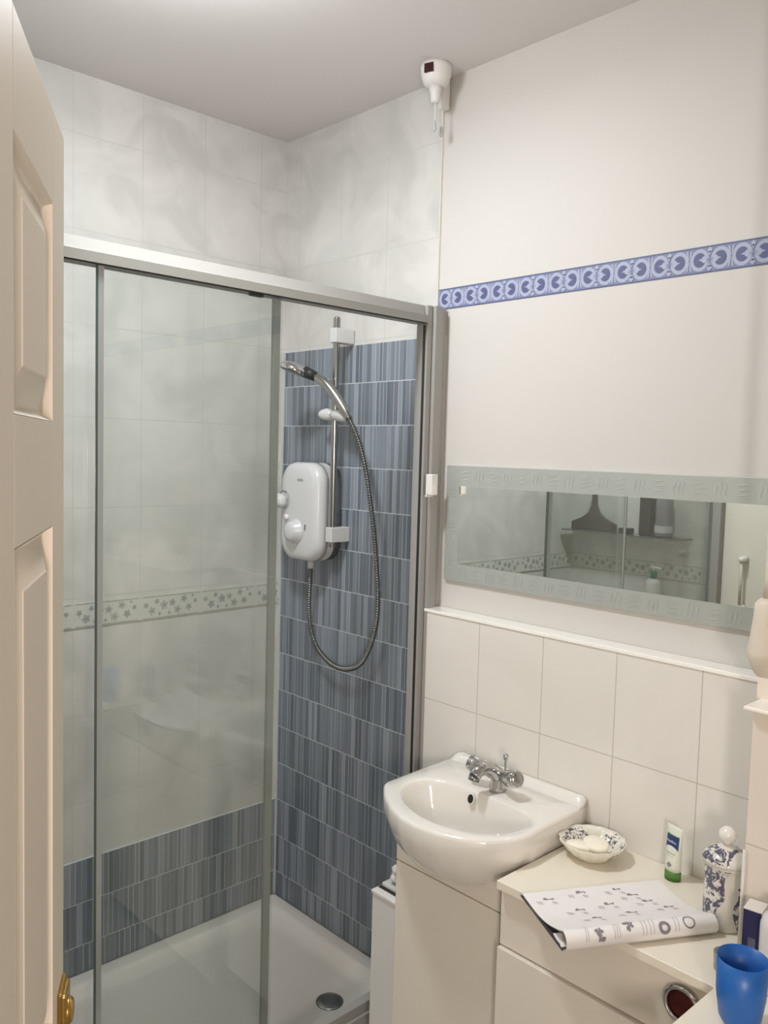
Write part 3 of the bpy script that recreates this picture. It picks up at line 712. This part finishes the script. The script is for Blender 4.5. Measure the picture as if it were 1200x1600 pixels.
# ------------------------------------------------------------------ cream tube
TC = Vector((-.102, -1.508, ZC))
dirw = Vector((-.30, -.95, 0)).normalized(); dird = Vector((-dirw.y, dirw.x, 0))
def oval(z, w_, d_, n=28, lean=0): return [TC+dirw*(w_*math.cos(2*PI*i/n)-lean*z)+dird*d_*math.sin(2*PI*i/n)+Vector((0, 0, z)) for i in range(n)]
t = thing('cream_tube', 'white hand cream tube standing on its green cap by the tiled wall', 'tube', TC)
g = MB(); g.rings([oval(.0195, .017, .014), oval(.03, .0178, .0140), oval(.07, .0192, .0088), oval(.103, .0205, .0022), oval(.112, .0208, .0011)]); g.build('tube_body', TUBEW, t, smooth=True)
g = MB(); g.rings([oval(0, .0175, .015), oval(.016, .0178, .0152), oval(.019, .0165, .014)]); g.build('green_cap', GREEN, t, smooth=True, wn=True)
def tface(u, z):      # front surface of the tube towards the room
    k = min(1, max(0, (z-.03)/.073)); w_ = .0178+(.0205-.0178)*k; d_ = .014*(1-k)+.0022*k
    a = math.sqrt(max(0, 1-(u/w_)**2)); n_ = dird if dird.x < 0 else -dird
    return TC+dirw*u+n_*(d_*a+.0008)+Vector((0, 0, z))
def patch(g, pts, col=None): g.poly([tface(u, z) for u, z in pts], col)
def strip_label(name, u0, u1, zf0, zf1, m_, n=10, parent=t):
    g = MB(); P = [[tface(u0+(u1-u0)*i/n, zf(i/n)) for i in range(n+1)] for zf in (zf0, zf1)]
    for i in range(n): g.poly([P[0][i], P[0][i+1], P[1][i+1], P[1][i]])
    return g.build(name, m_, parent, smooth=True)
strip_label('green_flash', -.0165, .0165, lambda k: .064+.006*math.sin(k*PI), lambda k: .094-.006*math.sin(k*PI)*0, GREEN)
def tface_off(off):
    def f(u, z): return tface(u, z)+(dird if dird.x < 0 else -dird)*off
    return f
_t0 = tface
def tface(u, z, _f=_t0): return _f(u, z)+(dird if dird.x < 0 else -dird)*.0005
strip_label('blue_label', -.0160, .0160, lambda k: .067+.005*math.sin(k*PI), lambda k: .092, BLUEB)
nn = (dird if dird.x < 0 else -dird); rv = -dirw if (-dirw).cross(Vector((0, 0, 1))).dot(nn) > 0 else dirw
tm = Matrix(((rv.x, 0, nn.x, 0), (rv.y, 0, nn.y, 0), (0, 1, 0, 0), (0, 0, 0, 1)))
text_mesh('label_lettering', 'Vaseline', .0078, WPLAS, t, Matrix.Translation(tface(0, .081)+nn*.0012) @ tm)
strip_label('lower_print', -.012, .012, lambda k: .056, lambda k: .0572, INK)
strip_label('lower_print', -.012, .010, lambda k: .051, lambda k: .0516, INKL)
strip_label('round_mark', -.004, .008, lambda k: .034-.005*math.sin(k*PI), lambda k: .034+.005*math.sin(k*PI), INK)

# ------------------------------------------------------------------ lidded jar
JC = Vector((-.190, -1.655, ZC))
def jband(co):
    x, y, z = co
    ang = (x+y*1.0)
    return (z.lt(ZC+.118) * ((y-(JC.y+.020)).gt(0)._m('MAXIMUM', (x-(JC.x+.004)).lt(-.034)._m('MAXIMUM', (y-(JC.y-.012)).lt(0)))))._m('MAXIMUM', z.gt(ZC+.128)*z.lt(ZC+.150))
JM = flower_mat('blue_flower_jar_china', (222, 219, 210), (92, 90, 108), 70, .48, jband)
t = thing('lidded_jar', 'white lidded china jar with blue flowers behind the magazine by the pier', 'jar', JC)
MB().lathe(JC, [(.034, 0), (.0365, .004), (.037, .02), (.037, .105), (.0365, .114), (.0395, .117), (.0395, .122), (.036, .123)], n=40).build('jar_body', JM, t, smooth=True)
MB().lathe(JC, [(.036, .1235), (.0425, .124), (.0425, .128), (.038, .136), (.026, .146), (.012, .152), (.006, .155), (.004, .1555)], n=40).build('jar_lid', JM, t, smooth=True)
MB().lathe(JC, [(.006, .154), (.008, .158), (.014, .164), (.0165, .172), (.014, .181), (.007, .187), (.001, .188)], n=28).build('lid_knob', CERAM, t, smooth=True)

# ------------------------------------------------------------------ magazine with a curled front edge
MA = Vector((-.398, -1.346, ZC)); wd = Vector((.271, -.156, 0)).normalized(); vd = Vector((-.105, -.18, 0)).normalized()
MW = .300
def mprof():
    P = [(0, .0055), (.03, .005), (.07, .0052), (.10, .008), (.125, .0135), (.15, .0215), (.170, .0285)]
    cx_, cz_, r_ = .184, .0175, .0168
    for i in range(13):
        a = math.radians(115-i*20.5); P.append((cx_+r_*math.cos(a), cz_+r_*math.sin(a)))
    P += [(.160, .004), (.145, .007)]
    return cr([(a, b, 0) for a, b in P], 4)
MP = mprof(); acc = [0]
for a, b in zip(MP, MP[1:]): acc.append(acc[-1]+(b-a).length)
def msurf(u, s_, off=0):
    s_ = max(0, min(acc[-1]-1e-6, s_)); j = 0
    while acc[j+1] < s_: j += 1
    f = (s_-acc[j])/(acc[j+1]-acc[j]); p = MP[j].lerp(MP[j+1], f); d = (MP[j+1]-MP[j]).normalized()
    nx, nz = -d.y, d.x
    return MA+wd*u+vd*(p.x+nx*off)+Vector((0, 0, p.y+nz*off))
def sheet(name, u0, u1, s0, s1, off, th, m_, parent, nu=2, ns=60):
    g = MB(); rows = []
    for i in range(ns+1):
        s_ = s0+(s1-s0)*i/ns; rows.append([msurf(u0, s_, off), msurf(u1, s_, off), msurf(u1, s_, off-th), msurf(u0, s_, off-th)])
    g.rings(rows); return g.build(name, m_, parent, smooth=True, wn=True)
t = thing('magazine', 'open black and white catalogue with curled front edge lying on the worktop', 'magazine', MA)
page = sheet('top_page', 0, MW, 0, acc[-1], 0, .0012, PAPER, t)
sheet('page_stack', .002, MW-.002, .001, .17, -.0015, .0022, M('page_edges', (205, 202, 200), .6), t)
g = MB()
lo = [(0, .0), (.05, .0012), (.10, .001), (.15, .0012), (.188, .0008)]
g.rings([[MA+wd*(-.003)+vd*a+Vector((0, 0, b+.0003)), MA+wd*.292+vd*a+Vector((0, 0, b+.0003)), MA+wd*.292+vd*a+Vector((0, 0, b+.0018)), MA+wd*(-.003)+vd*a+Vector((0, 0, b+.0018))] for a, b in lo]); g.build('dark_back_cover', PAPERD, t)
def quad(g, u, s_, du, ds, off=.0004, ang=0):
    n = max(1, int(ds/.004)); ca, sa = math.cos(ang), math.sin(ang)
    for i in range(n):
        a, b = -ds/2+ds*i/n, -ds/2+ds*(i+1)/n; q = []
        for uu, ss in ((-du/2, a), (du/2, a), (du/2, b), (-du/2, b)): q.append(msurf(u+uu*ca-ss*sa, s_+uu*sa+ss*ca, off))
        g.poly(q)
g = MB(); gl = MB(); rnd = random.Random(11)
items = [(.045, .030), (.115, .018), (.195, .020), (.215, .045), (.085, .078), (.155, .068), (.235, .072), (.10, .120), (.175, .112), (.260, .105)]
for (u, s_) in items:
    ang = rnd.uniform(-.3, .3)
    quad(g, u, s_, rnd.uniform(.016, .026), .0022, .0004, ang); quad(g, u-rnd.uniform(.002, .009), s_-.002, rnd.uniform(.005, .009), rnd.uniform(.005, .009), .0005, ang+rnd.uniform(.2, 1.2)); quad(g, u+rnd.uniform(.004, .010), s_+.001, .0035, .0045, .0005, ang)
    for k in range(3): quad(gl, u-.024+rnd.uniform(-.002, .002), s_+.006+k*.004, .012, .0012, .0004, .25)
    for k in range(3): quad(gl, u+.006, s_+.011+k*.0035, .010, .001, .0004, .25)
for (u, s_) in ((.065, .203), (.125, .192)):
    for k in range(6): quad(g, u+rnd.uniform(-.007, .007), s_+rnd.uniform(-.010, .010), .007, .006, .0004+.00005*k, rnd.uniform(0, 3))
    quad(g, u, s_, .004, .024, .0008, .2)
def mring(g, u, s_, r0, r1):
    n = 24
    for i in range(n):
        a, b = 2*PI*i/n, 2*PI*(i+1)/n
        g.poly([msurf(u+r0*math.cos(a), s_+r0*math.sin(a), .0005), msurf(u+r1*math.cos(a), s_+r1*math.sin(a), .0005), msurf(u+r1*math.cos(b), s_+r1*math.sin(b), .0005), msurf(u+r0*math.cos(b), s_+r0*math.sin(b), .0005)])
mring(g, .192, .204, .0055, .0115); mring(g, .243, .199, .0090, .0118)
for u in (.040, .044, .095, .100, .105, .150, .157, .165, .172, .215, .222):
    quad(gl, u, .198, .0012, .030, .0004, .15)
for part, m_ in ((g, INK), (gl, INKL)):
    me = bpy.data.meshes.new('tmp'); part.bm.to_mesh(me); part.bm.free()
    k = len(page.data.materials); page.data.materials.append(m_)
    b_ = bmesh.new(); b_.from_mesh(page.data); n0 = len(b_.faces); b_.from_mesh(me); b_.faces.ensure_lookup_table()
    for f in b_.faces[n0:]: f.material_index = k; f.smooth = False
    b_.to_mesh(page.data); b_.free(); bpy.data.meshes.remove(me)

# ------------------------------------------------------------------ tumbler, box, bottle, clear dish
CU = Vector((-.4445, -1.7985, ZC))
bl, nt, b = new_mat('blue_translucent_plastic')
b.inputs['Base Color'].default_value = lin((38, 112, 200)); b.inputs['Roughness'].default_value = .35; b.inputs['Transmission Weight'].default_value = .25; b.inputs['Subsurface Weight'].default_value = 0
o = MB().lathe(CU, [(.020, 0), (.026, .003), (.031, .012), (.0365, .05), (.0378, .105), (.0368, .105), (.0355, .05), (.030, .014), (.022, .006), (.003, .0055)], n=48).build('tumbler', bl, None, smooth=True)
tag(o, 'translucent blue plastic tumbler on the near worktop at the lower right', 'tumbler')
t = thing('toothpaste_box', 'upright navy and white carton behind the blue tumbler', 'box', (-.285, -1.755, ZC))
c0 = Vector((-.292, -1.752, 0))
ang = math.radians(8)
def rb(name, x0, x1, y0, y1, z0, z1, m_, par):
    g = MB(); g.box((x0, y0, z0), (x1, y1, z1)); bmesh.ops.transform(g.bm, matrix=Matrix.Translation(c0) @ Matrix.Rotation(ang, 4, 'Z'), verts=g.bm.verts)
    return g.build(name, m_, par, bev=.0008)
rb('carton', -.018, .022, -.016, .014, ZC, .893, M('carton_white', (228, 222, 216), .4), t)
rb('navy_side', -.0186, -.018, -.0155, .0135, ZC+.002, .8915, NAVY, t)
rb('pale_flash', -.0190, -.0186, -.008, .004, ZC+.03, .845, M('flash_grey', (96, 100, 124), .4), t)
t = thing('white_bottle', 'white plastic bottle with a black mark at the right edge behind the tumbler', 'bottle', (-.315, -1.80, ZC))
MB().lathe((-.318, -1.803, ZC), [(.026, 0), (.029, .006), (.029, .11), (.024, .124), (.014, .130), (.013, .142), (.010, .145)], n=32).build('body', WPLAS, t, smooth=True, wn=True)
g = MB(); a0 = math.atan2(-2.31+1.803, -1.717+.318)
for k, (z0, hh) in enumerate(((.86, .014), (.825, .024))):
    rr_ = [[Vector((-.318+.0294*math.cos(a0+.5-i*.09), -1.803+.0294*math.sin(a0+.5-i*.09), z0+s2*hh/2*math.sin(PI*(i+.5)/8.0)-i*.0012*(1-k))) for i in range(8)] for s2 in (-1, 1)]
    for i in range(7): g.poly([rr_[0][i], rr_[0][i+1], rr_[1][i+1], rr_[1][i]])
g.build('black_mark', DARK, t)
o = MB().lathe((-.327, -1.722, ZC), [(.015, 0), (.0185, .003), (.0195, .03), (.0185, .03), (.0172, .005), (.003, .004)], n=28).build('glass_pot', M('cloudy_clear_plastic', (214, 208, 192), .2, trans=.5), None, smooth=True)
tag(o, 'small cloudy clear pot left of the blue tumbler', 'pot')
